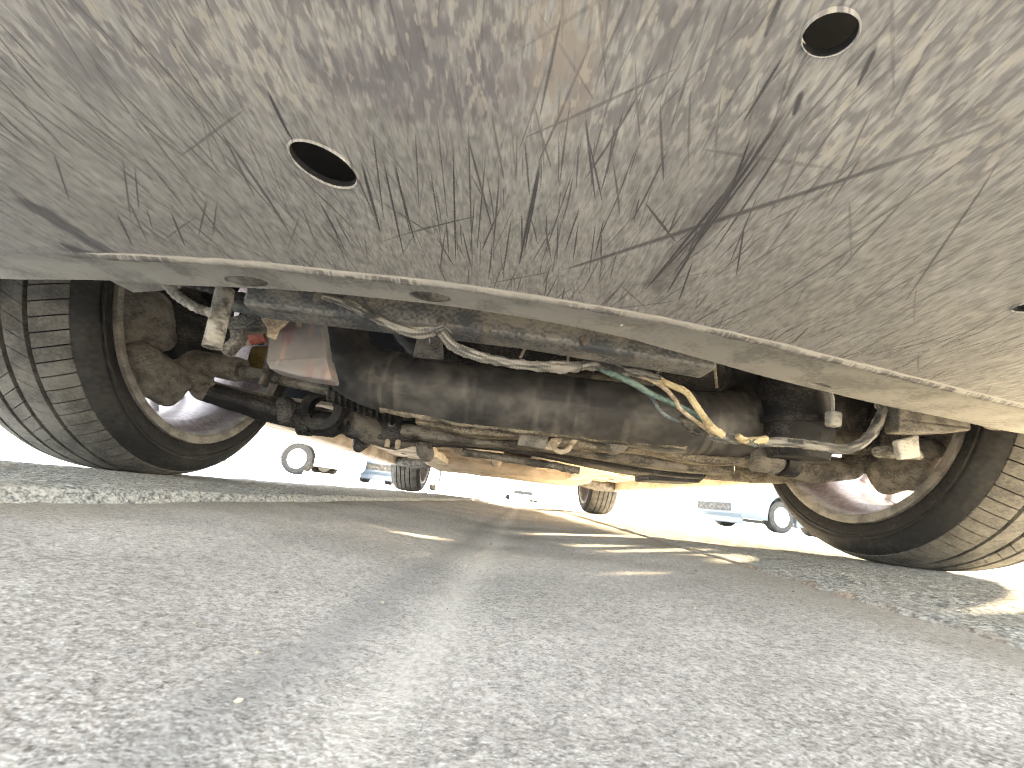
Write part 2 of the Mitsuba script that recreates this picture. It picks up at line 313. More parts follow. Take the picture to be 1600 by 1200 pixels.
def slab(pix, y0, depth, r=.003):
    """plate whose outline is given in the plane y = y0, running back by depth"""
    q = [at_y(a, b, y0) for a, b in pix]; s = m3.Manifold.sphere(r, 8)
    pts = [(v[0], v[1]+d, v[2]) for v in q for d in (0, depth)]
    return m3.Manifold.batch_hull([s.translate(p) for p in pts])
def prism(poly, y0, y1):
    """(x, z) polygon extruded along y"""
    t = trimesh.creation.extrude_polygon(Polygon(poly), y1-y0); v = t.vertices.copy()
    t.vertices = np.stack([v[:, 0], y0+v[:, 2], v[:, 1]], -1); t.invert(); return t
def bolt(c, r=.008, h=.006, axis='z'):
    return lathe([(-h, 0.0001), (-h, r*.9), (-h*.7, r), (0, r), (0, .0001)], 6, c, axis)
def flip_x(m, x0=0):
    t = as_tm(m).copy(); t.vertices[:, 0] = 2*x0-t.vertices[:, 0]; t.invert(); return t

# ------------------------------------------------------------------ ground: asphalt either side of a shallow concrete gutter
def prof(l):
    return np.interp(l, [-400, -.75, -.35, -.20, -.065, -.045, .10, .25, .75, 400], [0, 0, -.0075, -.0165, -.0262, -.0262, -.0175, -.0075, 0, 0])
def sheet(L, S, zf):
    l, s = np.meshgrid(L, S, indexing='ij')
    x, y = l*GY + s*GX, -l*GX + s*GY
    v = np.stack([x, y, zf(l, s, x, y)], -1).reshape(-1, 3); n, m = len(L), len(S)
    i = np.arange(n*m).reshape(n, m)
    f = np.stack([i[:-1, :-1], i[1:, :-1], i[1:, 1:], i[:-1, 1:]], -1).reshape(-1, 4)
    return tm(v, f)
def grow(a, b, first, k=1.12):
    out, d = [a], first
    while abs(out[-1]-a) < abs(b-a): out.append(out[-1] + math.copysign(d, b-a)); d *= k
    out[-1] = b
    return out
S = np.array(sorted(set(grow(-.1, -400, .02, 1.25) + list(np.arange(-.1, 1.6, .005).round(4)) + grow(1.6, 400, .006, 1.06))))
def near(s): return np.clip((4-np.abs(s))/2, 0, 1)
def gut_z(l, s, x, y):
    p = np.stack([x, y, 0*x], -1)
    return prof(l) + near(s)*((meshkit.fbm(p*9, 3, 3)-.5)*.003 + (meshkit.fbm(p*90, 2, 5)-.5)*.0012)
obj('gutter', sheet(np.concatenate([np.linspace(-.37, -.15, 30), np.linspace(-.145, .1, 60), np.linspace(.105, .27, 22)]), S, gut_z), 'mat_concrete', True,
    label='shallow concrete drainage gutter running under the car', kind='structure')
def asp_z(sgn):
    def f(l, s, x, y):
        p = np.stack([x, y, 0*x], -1); e = np.abs(l-(.25 if sgn > 0 else -.35))
        wob = (meshkit.fbm(np.stack([s*14, 0*s, 0*s], -1), 4, 9)-.5)*(.016 if sgn < 0 else .010)
        rise = np.clip((e-.004+wob)/.016, 0, 1); rise = rise*rise*(3-2*rise)
        edge = -.012 + .020*rise*np.exp(-np.clip(e, 0, 9)/.5)
        edge = np.where(rise < 1, edge, .008*np.exp(-e/.3))*np.where(rise < 1, 1, 1)
        z = prof(l) + np.where(e < .02, -.012*(1-rise) + (.0105 if sgn < 0 else .0030)*rise, (.0105 if sgn < 0 else .0030)*np.exp(-(e-.02)/.35))
        return z + near(s)*((meshkit.fbm(p*70, 3, 12)-.5)*.0042*rise + (meshkit.fbm(p*8, 2, 4)-.5)*.004)
    return f
Ll = np.array(sorted(set([-.765] + list(np.arange(-.76, -.42, .008)) + list(np.arange(-.42, -.342, .003)))))
Lr = np.array(sorted(set(list(np.arange(.242, .32, .003)) + list(np.arange(.32, .98, .008)))))
obj('asphalt', sheet(Ll, S, asp_z(-1)), 'mat_asphalt', True, label='coarse worn asphalt left of the gutter', kind='structure')
obj('asphalt', sheet(Lr, S, asp_z(1)), 'mat_asphalt', True, label='coarse asphalt right of the gutter with a rusty edge', kind='structure')
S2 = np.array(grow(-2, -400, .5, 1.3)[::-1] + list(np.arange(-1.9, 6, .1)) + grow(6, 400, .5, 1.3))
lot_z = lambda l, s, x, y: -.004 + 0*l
obj('lot', sheet(np.array(grow(-.74, -400, .05, 1.3)[::-1]), S2, lot_z), 'mat_lot_painted_sun', True, label='lot left of the asphalt with sunlight painted into its pale colour', kind='structure')
obj('lot', sheet(np.array(grow(.955, 400, .05, 1.3)), S2, lot_z), 'mat_lot_painted_sun', True, label='lot right of the asphalt with sunlight painted into its pale colour', kind='structure')
gr = []
for k in range(900):
    sd = random.choice((-1, 1)); s_ = random.uniform(.1, 1.6)
    l_ = (-.35-abs(random.gauss(0, .12)) if sd < 0 else .25+abs(random.gauss(0, .14))) if random.random() < .7 else random.uniform(-.35, .25)
    r_ = random.uniform(.0004, .0013)
    m = trimesh.creation.icosphere(0, r_); m.vertices *= rng.uniform(.6, 1.3, (12, 1))*np.array([1, 1, .7])
    bse = float(prof(np.array(l_))) + (.006 if not -.36 < l_ < .26 else .0)
    m.apply_translation((l_*GY+s_*GX, -l_*GX+s_*GY, bse+r_*.4)); gr.append(m)
obj('grit', cat(*gr), 'mat_grit', False, label='loose grit scattered along the gutter edges', category='grit', kind='stuff')

# ------------------------------------------------------------------ wheels
def ring_block(x0, x1, a0, a1, rin, rout, skew, na=3, nx=2):
    A = np.linspace(a0, a1, na); X = np.linspace(x0, x1, nx+1); V = []
    for lev in (0, 1):
        for i, a in enumerate(A):
            for x in X:
                t = (x-x0)/(x1-x0); aa = a + skew*t
                r = rin if lev == 0 else rout(x)
                V.append((x, r*math.sin(aa), -r*math.cos(aa)))
    n = nx+1; N = na*n; f = []
    for i in range(na-1):
        for j in range(nx):
            q = N+i*n+j; f.append((q, q+1, q+n+1, q+n))
    def wall(idx):
        for a, b in zip(idx[:-1], idx[1:]): f.append((a, b, b+N, a+N))
    wall([j for j in range(n)]); wall([(na-1)*n+j for j in range(n)][::-1]); wall([i*n for i in range(na)][::-1]); wall([i*n+nx for i in range(na)])
    return np.array(V), np.array(f)
def tread_mesh(R, W, k):
    def rout(x): return R - .024*abs(x/(W/2))**4
    V, F, o = [], [], 0
    h = W/2
    ribs = [(-h*.84, -h*.43, 96, .0021, .03), (-h*.365, -h*.10, 84, .0014, -.05), (-h*.03, h*.20, 84, .0014, .05), (h*.265, h*.5, 72, .0014, -.04), (h*.56, h*.84, 96, .0021, .03)]  # ribs stop short: dark rubber shoulder paints in its turned-away shade
    for (x0, x1, n, gap, sk) in ribs:
        n = int(n*k); st = 2*math.pi/n
        for i in range(n):
            a = i*st
            v, f = ring_block(x0, x1, a, a+st-gap/R, R-.024, rout, sk, 3, 7 if x1-x0 > .4*h else 2)
            V.append(v); F.append(f+o); o += len(v)
    return tm(np.vstack(V), np.vstack(F))
def lathe_x(prof, seg): return lathe(prof, seg)
def build_wheel(key, c, s, R=.3332, W=.215, rr=.2624, k=1., fine=True, spokes=10, discr=.150, knuckle=True):
    """wheel about the x axis; s = +1 when its outside faces +x"""
    h = W/2
    def put(name, m, b, smooth=35, **lab):
        m = as_tm(m).copy()
        if s < 0: m = flip_x(m)
        m.vertices = m.vertices + np.asarray(c)
        return obj(f'{key}__{name}', m, b, smooth, **lab)
    seg = 160 if fine else 64
    rb = R-.0085
    ty = [(-h*.84, rr-.006), (-h*.93, rr+.003), (-h*1.0, rr+.016), (-h*1.035, rr+.030), (-h*1.01, R-.038), (-h*.97, R-.0275), (-h*.91, R-.0195), (-h*.84, R-.0138), (-h*.8, rb-.011), (-h*.7, rb-.006), (-h*.4, rb), (h*.4, rb),
          (h*.7, rb-.006), (h*.8, rb-.011), (h*.84, R-.0138), (h*.91, R-.0195), (h*.97, R-.0275), (h*1.01, R-.038), (h*1.035, rr+.030), (h*1.0, rr+.016), (h*.93, rr+.003), (h*.84, rr-.006)]
    ty = [(x, r) for x, r in ty]
    if fine:  # raised rings on the sidewall
        k0 = 3
        ty[k0:k0+1] = [(-h*1.012, rr+.0225), (-h*1.034, rr+.024), (-h*1.034, rr+.0265), (-h*1.022, rr+.028), (-h*1.035, rr+.033), (-h*1.02, R-.042)]
    put('tyre', lathe(ty, seg), 'mat_rubber', 40)
    put('tread', tread_mesh(R, W, k), 'mat_tread', False)
    put('rim_flange', lathe([(-h*.84, rr-.004), (-h*.93, rr+.002), (-h*.985, rr+.001), (-h*.975, rr-.010), (-h*.93, rr-.016), (-h*.78, rr-.019), (-h*.75, rr-.012)], seg), 'mat_rim', 40)
    put('rim_barrel', lathe([(-h*.80, rr-.012), (-h*.79, rr-.018), (-h*.6, rr-.024), (-h*.42, rr-.040), (h*.2, rr-.046), (h*.6, rr-.040), (h*.8, rr-.02), (h*.94, rr-.002), (h*.94, rr+.004), (h*.8, rr-.008), (h*.55, rr-.034), (-h*.4, rr-.034), (-h*.6, rr-.016)], seg), 'mat_barrel', 40)
    for i in range(spokes//2):
        for d in (-.17, .17):
            a = 2*math.pi*i/(spokes//2) + .3
            p0, p1 = (h*.62, .055*math.cos(a+d*1.5), .055*math.sin(a+d*1.5)), (h*.74, (rr-.03)*math.cos(a+d), (rr-.03)*math.sin(a+d))
            put('spoke', m3.Manifold.batch_hull([m3.Manifold.sphere(.012, 10).translate((p[0]+dx, p[1], p[2])) for p in (p0, p1) for dx in (-.012, .008)]), 'mat_alloy')
    put('hub', lathe([(h*.3, .001), (h*.3, .06), (h*.62, .068), (h*.78, .058), (h*.8, .001)], 32), 'mat_alloy')
    if knuckle:
        put('brake_disc', lathe([(h*.10, .06), (h*.10, discr), (h*.16, discr), (h*.16, discr-.02), (h*.2, discr-.02), (h*.2, discr), (h*.27, discr), (h*.27, .06)], 72), 'mat_steel')
    return put

CX, YF, WB, TR, RW = .0468, .8794, 2.7443, 1.5124, .3332
CAR = 'parked_car'
for s in (-1, 1):
    key = f'{CAR}__front_wheel' + ('' if s < 0 else '_001')
    put = build_wheel(key, (CX+s*TR/2, YF, RW), s, RW, .215, .2624)
    # steering knuckle, dust shield and caliper, seen inside the rim
    put('dust_shield', lathe([(-.012, .05), (-.012, .158), (-.002, .162), (-.006, .156), (-.006, .05)], 48), 'mat_black')
    put('steering_knuckle', blob([(-.03, 0, 0, .055), (-.05, -.01, -.10, .035), (-.045, .03, .11, .035), (-.02, -.08, -.04, .03)], .006, 30., .012), 'mat_black')
    put('caliper', blob([(.0, -.10, -.105, .036), (.0, -.145, -.03, .036), (.0, -.17, -.10, .036), (.0, -.19, -.04, .03), (-.055, -.095, -.085, .026), (-.055, -.13, -.035, .026)], .004, 45., .010, 4), 'mat_knuckle')
    put('caliper_bracket', blob([(-.058, -.128, -.132, .026), (-.058, -.100, -.172, .024), (-.06, -.03, -.150, .028), (-.058, -.035, -.182, .020)], .005, 38., .008, 7), 'mat_knuckle')
    put('ball_joint', blob([(-.075, .0, -.135, .03), (-.05, 0, -.10, .022)], .002, 60.), 'mat_brown')
    rk = f'{CAR}__rear_wheel' + ('' if s < 0 else '_001')
    build_wheel(rk, (CX+s*TR/2, YF+WB, RW), s, RW, .215, .2624, fine=False)

# ------------------------------------------------------------------ the car's shell
def car_profile():
    return [(-.06, .225), (-.115, .30), (-.12, .56), (-.07, .74), (.06, .86), (.32, .93), (1.0, 1.03), (1.22, 1.07), (1.8, 1.48), (2.25, 1.60), (3.3, 1.58), (3.9, 1.44), (4.36, 1.04), (4.45, .78),
            (4.43, .42), (4.33, .29), (3.3, .25), (1.3, .235), (.4, .225)]
def warp_shell(v):
    v = np.array(v, float); y, z = v[:, 1], v[:, 2]
    k = 1 - .24*np.clip((z-.98)/.62, 0, 1)**1.2 - .14*np.clip((.25-y)/.37, 0, 1)**2 - .10*np.clip((y-4.0)/.45, 0, 1)**2 - .05*np.clip((.42-z)/.2, 0, 1)
    v[:, 0] *= k
    return v
def shell_solid(half=.905):
    cs = m3.CrossSection([car_profile()], m3.FillRule.NonZero)
    m = m3.Manifold.extrude(cs, 2*half)                       # (y, z, x)
    m = m.transform([[0, 0, 1, -half], [1, 0, 0, 0], [0, 1, 0, 0]]) if False else m
    q = m.to_mesh(); v = q.vert_properties[:, :3]
    v2 = np.stack([v[:, 2]-half, v[:, 0], v[:, 1]], -1)
    m = m3.Manifold(m3.Mesh(np.ascontiguousarray(v2, np.float32), np.ascontiguousarray(q.tri_verts, np.uint32)))
    return m.refine_to_length(.09).warp_batch(warp_shell)
def cyl_x(c, r, x0, x1): return m3.Manifold.cylinder(x1-x0, r, r, 64).rotate((0, 90, 0)).translate((x0, c[0], c[1]))
def bx(x0, x1, y0, y1, z0, z1): return m3.Manifold.cube((x1-x0, y1-y0, z1-z0)).translate((x0, y0, z0))
BASE = shell_solid()
ARCH = m3.Manifold()
for y in (YF, YF+WB):
    for a, b in ((-1.0, -.56), (.56, 1.0)): ARCH = ARCH + cyl_x((y, RW+.02), .395, a, b)
WIN = {'side_window': [(1.62, 1.10), (2.0, 1.42), (2.35, 1.50), (2.42, 1.50), (2.42, 1.10)], 'side_window_001': [(2.52, 1.10), (2.52, 1.50), (3.3, 1.49), (3.62, 1.38), (3.5, 1.12)]}
def glass_solids():
    out = {}
    q = BASE.to_mesh(); v = np.array(q.vert_properties[:, :3]); c = np.array([0, 2.2, 1.2])
    fat = m3.Manifold(m3.Mesh(((v-c)*1.006+c).astype(np.float32), np.ascontiguousarray(q.tri_verts, np.uint32)))
    for i, pts in enumerate(WIN.values()):
        for sd in (-1, 1):
            e = m3.Manifold.extrude(m3.CrossSection([pts], m3.FillRule.NonZero), .5).to_mesh(); w = e.vert_properties[:, :3]
            pv = np.stack([w[:, 2]+(.45 if sd > 0 else -.95), w[:, 0], w[:, 1]], -1)
            pr = m3.Manifold(m3.Mesh(np.ascontiguousarray(pv, np.float32), np.ascontiguousarray(e.tri_verts, np.uint32)))
            out[('side_window', i, sd)] = (fat ^ pr) - bx(-.5, .5, -1, 6, 0, 3)
    for nm, (y0, y1) in (('windscreen', (1.28, 1.86)), ('rear_window', (3.98, 4.3))):
        out[(nm, 0, 0)] = (fat ^ bx(-.58, .58, y0, y1, 1.09, 1.44)) - bx(-1, 1, y0+.25 if nm == 'windscreen' else y0-.2, 4.05 if nm == 'rear_window' else 3, 1.0, 1.30)
    return out, fat
GLASS, FAT = glass_solids()
def lamps():
    out = {}
    for sd in (-1, 1):
        a = (.45, .84) if sd > 0 else (-.84, -.45)
        out[('headlight', sd)] = (FAT ^ bx(a[0], a[1], -.3, .35, .66, .80)) - bx(-1, 1, .16, 1, 0, 2)
        b = (.5, .88) if sd > 0 else (-.88, -.5)
        out[('tail_light', sd)] = FAT ^ bx(b[0], b[1], 4.28, 5, .82, .98)
    return out
LAMPS = lamps()
mine = BASE - ARCH - bx(-.60, .60, .40, 1.28, .1, .72) - bx(-.84, .84, -.04, .56, .1, .60) - bx(-.84, .84, .3, 1.2, .72, .80)
tunnel = bx(-.16, .13, 1.2, 4.5, .1, .36)
mine = mine - tunnel - bx(-.55, .55, 3.35, 3.95, .1, .42)
off = lambda m: as_tm(m).apply_translation((CX, 0, 0))
obj(f'{CAR}__body', off(mine), 'mat_paint', 25)
for (nm, i, sd), g in GLASS.items(): obj(f'{CAR}__{nm}', off(g), 'mat_glass', 25)
for (nm, sd), g in LAMPS.items(): obj(f'{CAR}__{nm}', off(g), 'mat_lamp' if nm == 'headlight' else 'mat_tail', 25)
labels[CAR] = {'label': 'car seen from below with dusty scratched undertray and dangling torn wires', 'category': 'car'}

# ------------------------------------------------------------------ undertray
def tray_z(x, y):
    z = H + .10*np.clip(.172-y, 0, 1)*(1-np.exp(-np.clip(.172-y, 0, 1)/.015))
    d = y-lip_y(x)
    z = z + .004*np.clip(d/.02, 0, 1)
    z = z + .008*np.clip((-x-.50)/.3, 0, 1)**2 - .019*np.clip((x-.12)/.48, 0, 1)*np.clip((y-.15)/.2, 0, 1)
    z = z + (meshkit.fbm(np.stack([x*7, y*7, 0*x], -1), 2, 6)-.5)*.003
    return z
nx, ny = 260, 150
X = np.linspace(-.80, .89, nx)
tv = []
for x in X:
    e = float(edge_y(x)); ys = -.10 + (e+.10)*np.linspace(0, 1, ny)
    tv.append(np.stack([np.full(ny, x), ys, tray_z(np.full(ny, x), ys)], -1))
tv = np.array(tv)
bot = tv.reshape(-1, 3); top = bot + np.array([0, 0, .0035]); i = np.arange(nx*ny).reshape(nx, ny)
fq = np.stack([i[:-1, :-1], i[:-1, 1:], i[1:, 1:], i[1:, :-1]], -1).reshape(-1, 4)
loop = np.concatenate([i[:, 0], i[-1, 1:], i[-2::-1, -1], i[0, -2:0:-1]]); nx2 = nx*ny
side = np.array([(a, b, b+nx2, a+nx2) for a, b in zip(loop, np.roll(loop, -1))])
tt = tm(np.vstack([bot, top]), np.vstack([fq, fq[:, ::-1]+nx2, side]))
if tt.volume < 0: tt.invert()
tray = m3.Manifold(m3.Mesh(tt.vertices.astype(np.float32), tt.faces.astype(np.uint32)))
HOLES = []
for (px, py, rx, ry, rz) in [(507, 257, .0178, .0140, 48.), (1297, 54, .0092, .0072, 15.), (1606, 470, .008, .007, 0.)]:
    w = at_z(px, py, H if py > 100 else .2055)
    HOLES.append((w, rx, ry, rz))
    tray = tray - m3.Manifold.cylinder(.1, 1, 1, 48).scale((rx, ry, 1)).rotate((0, 0, rz)).translate((w[0], w[1], .15))
CLIPS = [(385, 439, .022, .010, True), (672, 464, .019, .0095, True), (985, 512, .010, .004, False), (1280, 590, .015, .0045, False), (1548, 651, .016, .004, False)]
CW = []
for (px, py, rx, ry, big) in CLIPS:
    w = at_z(px, py, H+.004); sl = math.degrees(math.atan((edge_y(w[0]+.01)-edge_y(w[0]-.01))/.02))
    CW.append((w, rx, ry, sl, big))
    tray = tray - m3.Manifold.cylinder(.1, 1, 1, 32).scale((rx, ry, 1)).rotate((0, 0, sl)).translate((w[0], w[1], .15))
TK = f'{CAR}__undertray'
tmesh = as_tm(tray)
cen = tmesh.vertices[tmesh.faces].mean(1)
isfl = cen[:, 1] > lip_y(cen[:, 0]) + .004
wall = np.zeros(len(cen), bool)
for w, rx, ry, rz in HOLES:
    one = (np.hypot(cen[:, 0]-w[0], cen[:, 1]-w[1]) < rx*1.02) & (np.abs(tmesh.face_normals[:, 2]) < .5); wall |= one
    if one.any(): obj(TK+'__hole_wall', tmesh.submesh([np.nonzero(one)[0]], append=True), 'mat_hole', 60)  # cut walls of the tray coloured black, painting in the shade of the hole
obj(TK, tmesh.submesh([np.nonzero(~isfl & ~wall)[0]], append=True), 'mat_tray', 30)
obj(TK+'__flange', tmesh.submesh([np.nonzero(isfl)[0]], append=True), 'mat_flange', 30)
for w, rx, ry, rz in HOLES:
    # rolled rim and short upstand round each drain hole
    a = np.linspace(0, 2*np.pi, 48, endpoint=False); pr = [(1.004, -.0003), (1.03, -.0012), (1.07, -.0010), (1.10, .001), (1.05, .002), (1.01, .001)]
    V = np.array([[(q*rx*math.cos(t)), (q*ry*math.sin(t)), z] for t in a for q, z in pr]); n = len(pr)
    f = [(k*n+j, ((k+1) % 48)*n+j, ((k+1) % 48)*n+(j+1) % n, k*n+(j+1) % n) for k in range(48) for j in range(n)]
    m = tm(V, np.array(f)); R_ = trimesh.transformations.rotation_matrix(math.radians(rz), (0, 0, 1)); m.apply_transform(R_)
    m.apply_translation((w[0], w[1], float(tray_z(np.array([w[0]]), np.array([w[1]]))[0])))
    if m.volume < 0: m.invert()
    obj(TK+'__hole_rim', m, 'mat_tray', 60)
for w, rx, ry, sl, big in CW:
    z0 = float(tray_z(np.array([w[0]]), np.array([w[1]]))[0])
    m = m3.Manifold.sphere(1, 32).scale((rx*.93, ry*(1.05 if big else .93), .005 if big else .004)).rotate((0, 0, sl)).translate((w[0], w[1], z0+(.002 if big else .006)))
    obj(TK+'__push_clip', m, 'mat_brown', 60)
# the rear bead: a raised, scraped ridge along the lip
xs = np.linspace(-.412, .86, 420)
ys = lip_y(xs); amp = np.clip((xs+.412)/.05, 0.15, 1)
V, n = [], 9
for x, y, a in zip(xs, ys, amp):
    w = .0058*(.8+.4*float(meshkit.fbm(np.array([x*60, 0, 0]), 3, 8)))
    z0 = float(tray_z(np.array([x]), np.array([y]))[0])
    for j in range(n):
        t = j/(n-1)*2-1
        hgt = (1-t*t)**.8*(.0030+.0018*float(meshkit.fbm(np.array([x*90, t*2, 3]), 3, 2)))*a
        V.append((x, y+t*w, z0+.0006-hgt))
i = np.arange(len(V)).reshape(len(xs), n)
f = np.stack([i[:-1, :-1], i[:-1, 1:], i[1:, 1:], i[1:, :-1]], -1).reshape(-1, 4)
obj(TK+'__rear_bead', tm(V, f), 'mat_bead', True)
# bumper skin before the tray; unseen side lips added to block stray sun
sk = []
for s in (-1, 1): sk.append(rbox((CX+s*.852, .265, .225), (.022, .68, .20), .008))
sk.append(rbox((CX, -.105, .275), (1.55, .02, .12), .006))
obj(f'{CAR}__bumper_skin_sunblock', cat(*sk), 'mat_black')

# ------------------------------------------------------------------ what hangs behind the tray
def K(n): return f'{CAR}__{n}'
a, b = at_y(330, 462, .455), at_y(1120, 578, .50)
# lower radiator support bar with its flange
def barx(x0, x1, f_y, f_z, sy, sz, r=.006, n=24):
    xs = np.linspace(x0, x1, n); s = m3.Manifold.sphere(r, 10)
    def st(x): return [s.translate((x, f_y(x)+dy, f_z(x)+dz)) for dy in (-sy/2, sy/2) for dz in (-sz/2, sz/2)]
    return m3.Manifold.batch_boolean([m3.Manifold.batch_hull(st(p)+st(q)) for p, q in zip(xs[:-1], xs[1:])], m3.OpType.Add)
pts = [(440, 486), (520, 496), (620, 508), (720, 519), (820, 531), (920, 548), (1010, 562), (1110, 579)]
W_ = np.array([at_y(px, py, .46) for px, py in pts])
obj(K('radiator_support'), barx(-.30, W_[-1, 0], lambda x: .475, lambda x: np.interp(x, W_[:, 0], W_[:, 2])+.017, .030, .022, .006), 'mat_blue')
for px, py in ((500, 467), (690, 505), (913, 533), (760, 515)):
    w = at_y(px, py, .453); obj(K('radiator_support__bolt'), bolt(w, .0065, .006, 'y'), 'mat_brown')
# big transverse tube with upturned ends
path = [(-.345, .83, .46), (-.343, .805, .36), (-.322, .785, .275), (-.25, .77, .222), (-.10, .765, .208), (.06, .765, .207), (.2, .77, .208), (.34, .785, .212), (.455, .81, .235), (.505, .83, .31), (.51, .84, .42)]
m = tube(path, [.052, .052, .054, .056, .055, .055, .056, .060, .066, .066, .06], 36, 14, flat=1.0)
m.vertices += m.vertex_normals*((meshkit.fbm(m.vertices*14, 3, 3)-.5)*.007)[:, None]
obj(K('crossmember_tube'), m, 'mat_pan', 50)
w = [at_y(px, py, .735) for px, py in ((590, 633), (700, 652), (820, 667), (950, 680), (1080, 693))]
obj(K('crossmember_tube__seam'), tube([p+np.array([0, .02, -.002]) for p in w], .006, 10, 10, .5, 5), 'mat_rail', 50)
# bracket in the dark gap
obj(K('stay_bracket'), slab([(655, 522), (689, 522), (691, 559), (647, 556)], .66, .004, .002), 'mat_steel')
# engine block mass far up and the sump
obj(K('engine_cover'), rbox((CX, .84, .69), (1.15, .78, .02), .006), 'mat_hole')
obj(K('engine_block'), blob([(-.2, .95, .42, .1), (.3, .95, .42, .1), (-.2, 1.12, .55, .1), (.3, 1.12, .55, .1), (.05, .9, .36, .08)], .012, 18., .03), 'mat_black')
obj(K('oil_filter'), blob([(.30, .70, .30, .035), (.36, .78, .30, .042), (.24, .73, .30, .03)], .003, 40., .008), 'mat_black')
obj(K('gearbox'), cat(lathe([(.16, .001), (.16, .045), (.2, .055), (.33, .058), (.36, .05), (.4, .05), (.4, .001)], 40, (.505, .74, 0), 'z'), lathe([(.215, .058), (.215, .064), (.225, .064), (.225, .058)], 40, (.505, .74, 0), 'z')), 'mat_black')
# crash box, pinkish with red stains
obj(K('mount_box'), slab([(428, 492), (500, 500), (508, 560), (470, 580), (421, 566)], .64, .02, .004), 'mat_pink', label='pinkish grey mounting box with red stains')
obj(K('mount_box__flange'), slab([(421, 566), (508, 560), (516, 592), (470, 586), (424, 574)], .63, .03, .003), 'mat_pink')
obj(K('mount_box__rust_tab'), slab([(462, 488), (470, 488), (469, 512), (464, 510)], .635, .004, .0015), 'mat_tan')
obj(K('ochre_bush'), slab([(397, 545), (424, 545), (418, 582), (388, 577)], .90, .04, .006), 'mat_ochre')
obj(K('stay_bar'), tube([at_y(px, py, .67) for px, py in ((370, 535), (430, 525))], .0085, 12, 4), 'mat_wiretan')
obj(K('stay_bar__red_tag'), tube([at_y(px, py, .665) for px, py in ((392, 530), (416, 526))], .0095, 12, 4), 'mat_redmark')
# drain tube
w = [at_y(px, py, .50) for px, py in ((352, 452), (345, 485), (338, 515), (331, 543))]
m = tube(w, .0105, 20, 6, flat=1.0); m2 = tube([w[-1]+(w[0]-w[-1])*.10, w[-1]-(w[0]-w[-1])*.01], .0082, 16, 1, curve=False)
obj(K('drain_tube'), m, 'mat_conduit', 50)
# crumpled liner pieces and small bars left of centre
obj(K('sensor_bracket'), cat(slab([(352, 502), (385, 492), (440, 490), (432, 503), (395, 512), (360, 512)], .60, .02, .003), slab([(362, 506), (380, 508), (374, 534), (364, 538)], .605, .01, .003)), 'mat_steel')
obj(K('sensor_bracket__foot'), slab([(345, 545), (372, 520), (377, 523), (352, 553)], .59, .015, .002), 'mat_steel')
obj(K('brake_pipe'), tube([at_y(px, py, .56) for px, py in ((345, 470), (400, 482), (460, 480), (500, 470))], .010, 12, 8, .1), 'mat_blue')
def corrugated(pts, r, n=10, pitch=2, seg=14):
    P = catmull(pts, n); R = [r*(1 if (k//pitch) % 2 else .86) for k in range(len(P))]
    return tube(P, R, seg, curve=False)
obj(K('ripple_conduit'), corrugated([at_y(px, py, .50) for px, py in ((255, 436), (275, 460), (305, 480), (335, 490))], .0062, 14), 'mat_conduit', 40)
obj(K('ripple_conduit'), corrugated([at_y(px, py, .53) for px, py in ((280, 440), (330, 452), (370, 462), (420, 470))], .006, 14), 'mat_black', 40)
obj(K('torn_liner'), cat(slab([(395, 462), (440, 458), (448, 500), (425, 520), (415, 505)], .55, .004, .002), slab([(420, 505), (440, 500), (428, 528), (418, 524)], .555, .003, .0015)), 'mat_wiretan')
# steering rack: sleeve, rod, bellows; one each side
for s in (-1, 1):
    k = K('tie_rod') + ('' if s < 0 else '_001')
    P0, P1, P2, P3 = np.array([-.70, .86, .232]), np.array([-.535, .85, .2195]), np.array([-.345, .845, .200]), np.array([-.205, .85, .182])
    L = [P0, P1, P2, P3]
    if s > 0: L = [np.array([2*CX-p[0], p[1], p[2]]) for p in L]
    obj(k, tube([L[1], (L[1]+L[2])/2, L[2]], .0115, 16, 6), 'mat_steel', 50)
    obj(k+'__sleeve', cat(tube([L[0], L[0]+(L[1]-L[0])*.95, L[1]], [.024, .0235, .021], 24, 6), tube([L[1]+(L[0]-L[1])*.12, L[1]+(L[0]-L[1])*.02], .0245, 24, 2, curve=False)), 'mat_knuckle', 50)
    q = np.linspace(0, 1, 45); B = L[2][None]*(1-q[:, None]) + L[3][None]*q[:, None]
    obj(k+'__bellows', tube(B, [(.024+.013*x)*(1.0 if int(x*44) % 4 < 2 else .80) for x in q], 28, curve=False), 'mat_black', 30)
    # lower control arm with bushes
    k = K('control_arm') + ('' if s < 0 else '_001'); sx = lambda x: CX+s*x; b_y, b_z = (.955, .142) if s < 0 else (.80, .16)
    obj(k, blob([(sx(.44), b_y, b_z, .018), (sx(.56), (b_y+.9)/2, .150, .016), (sx(.67), .895, .178, .022)], .003, 50., .01), 'mat_black' if s < 0 else 'mat_brown')
    obj(k+'__rear_leg', blob([(sx(.38), 1.12, .165, .024), (sx(.55), 1.0, .155, .018), (sx(.67), .89, .178, .022)], .003, 50., .01), 'mat_brown')
    obj(k+'__bush', lathe([(-.03, .008), (-.03, .02), (-.024, .024), (-.020, .027), (.020, .027), (.024, .024), (.03, .02), (.03, .008)], 28, (sx(.43), b_y-.01, b_z+.003), 'x'), 'mat_black' if s < 0 else 'mat_knuckle')
    obj(k+'__bush', lathe([(-.012, .006), (-.012, .03), (.012, .03), (.012, .006)], 28, (sx(.47), b_y-.01, b_z+.003), 'x'), 'mat_black')
    # anti-roll bar link and strut foot
    obj(K('strut'), tube([(sx(.615), .90, .30), (sx(.60), .91, .5), (sx(.58), .93, .72)], .032, 20, 6), 'mat_black')
    obj(K('link_rod'), tube([(sx(.50), .80, .185), (sx(.52), .83, .30)], .008, 12, 4), 'mat_brown')
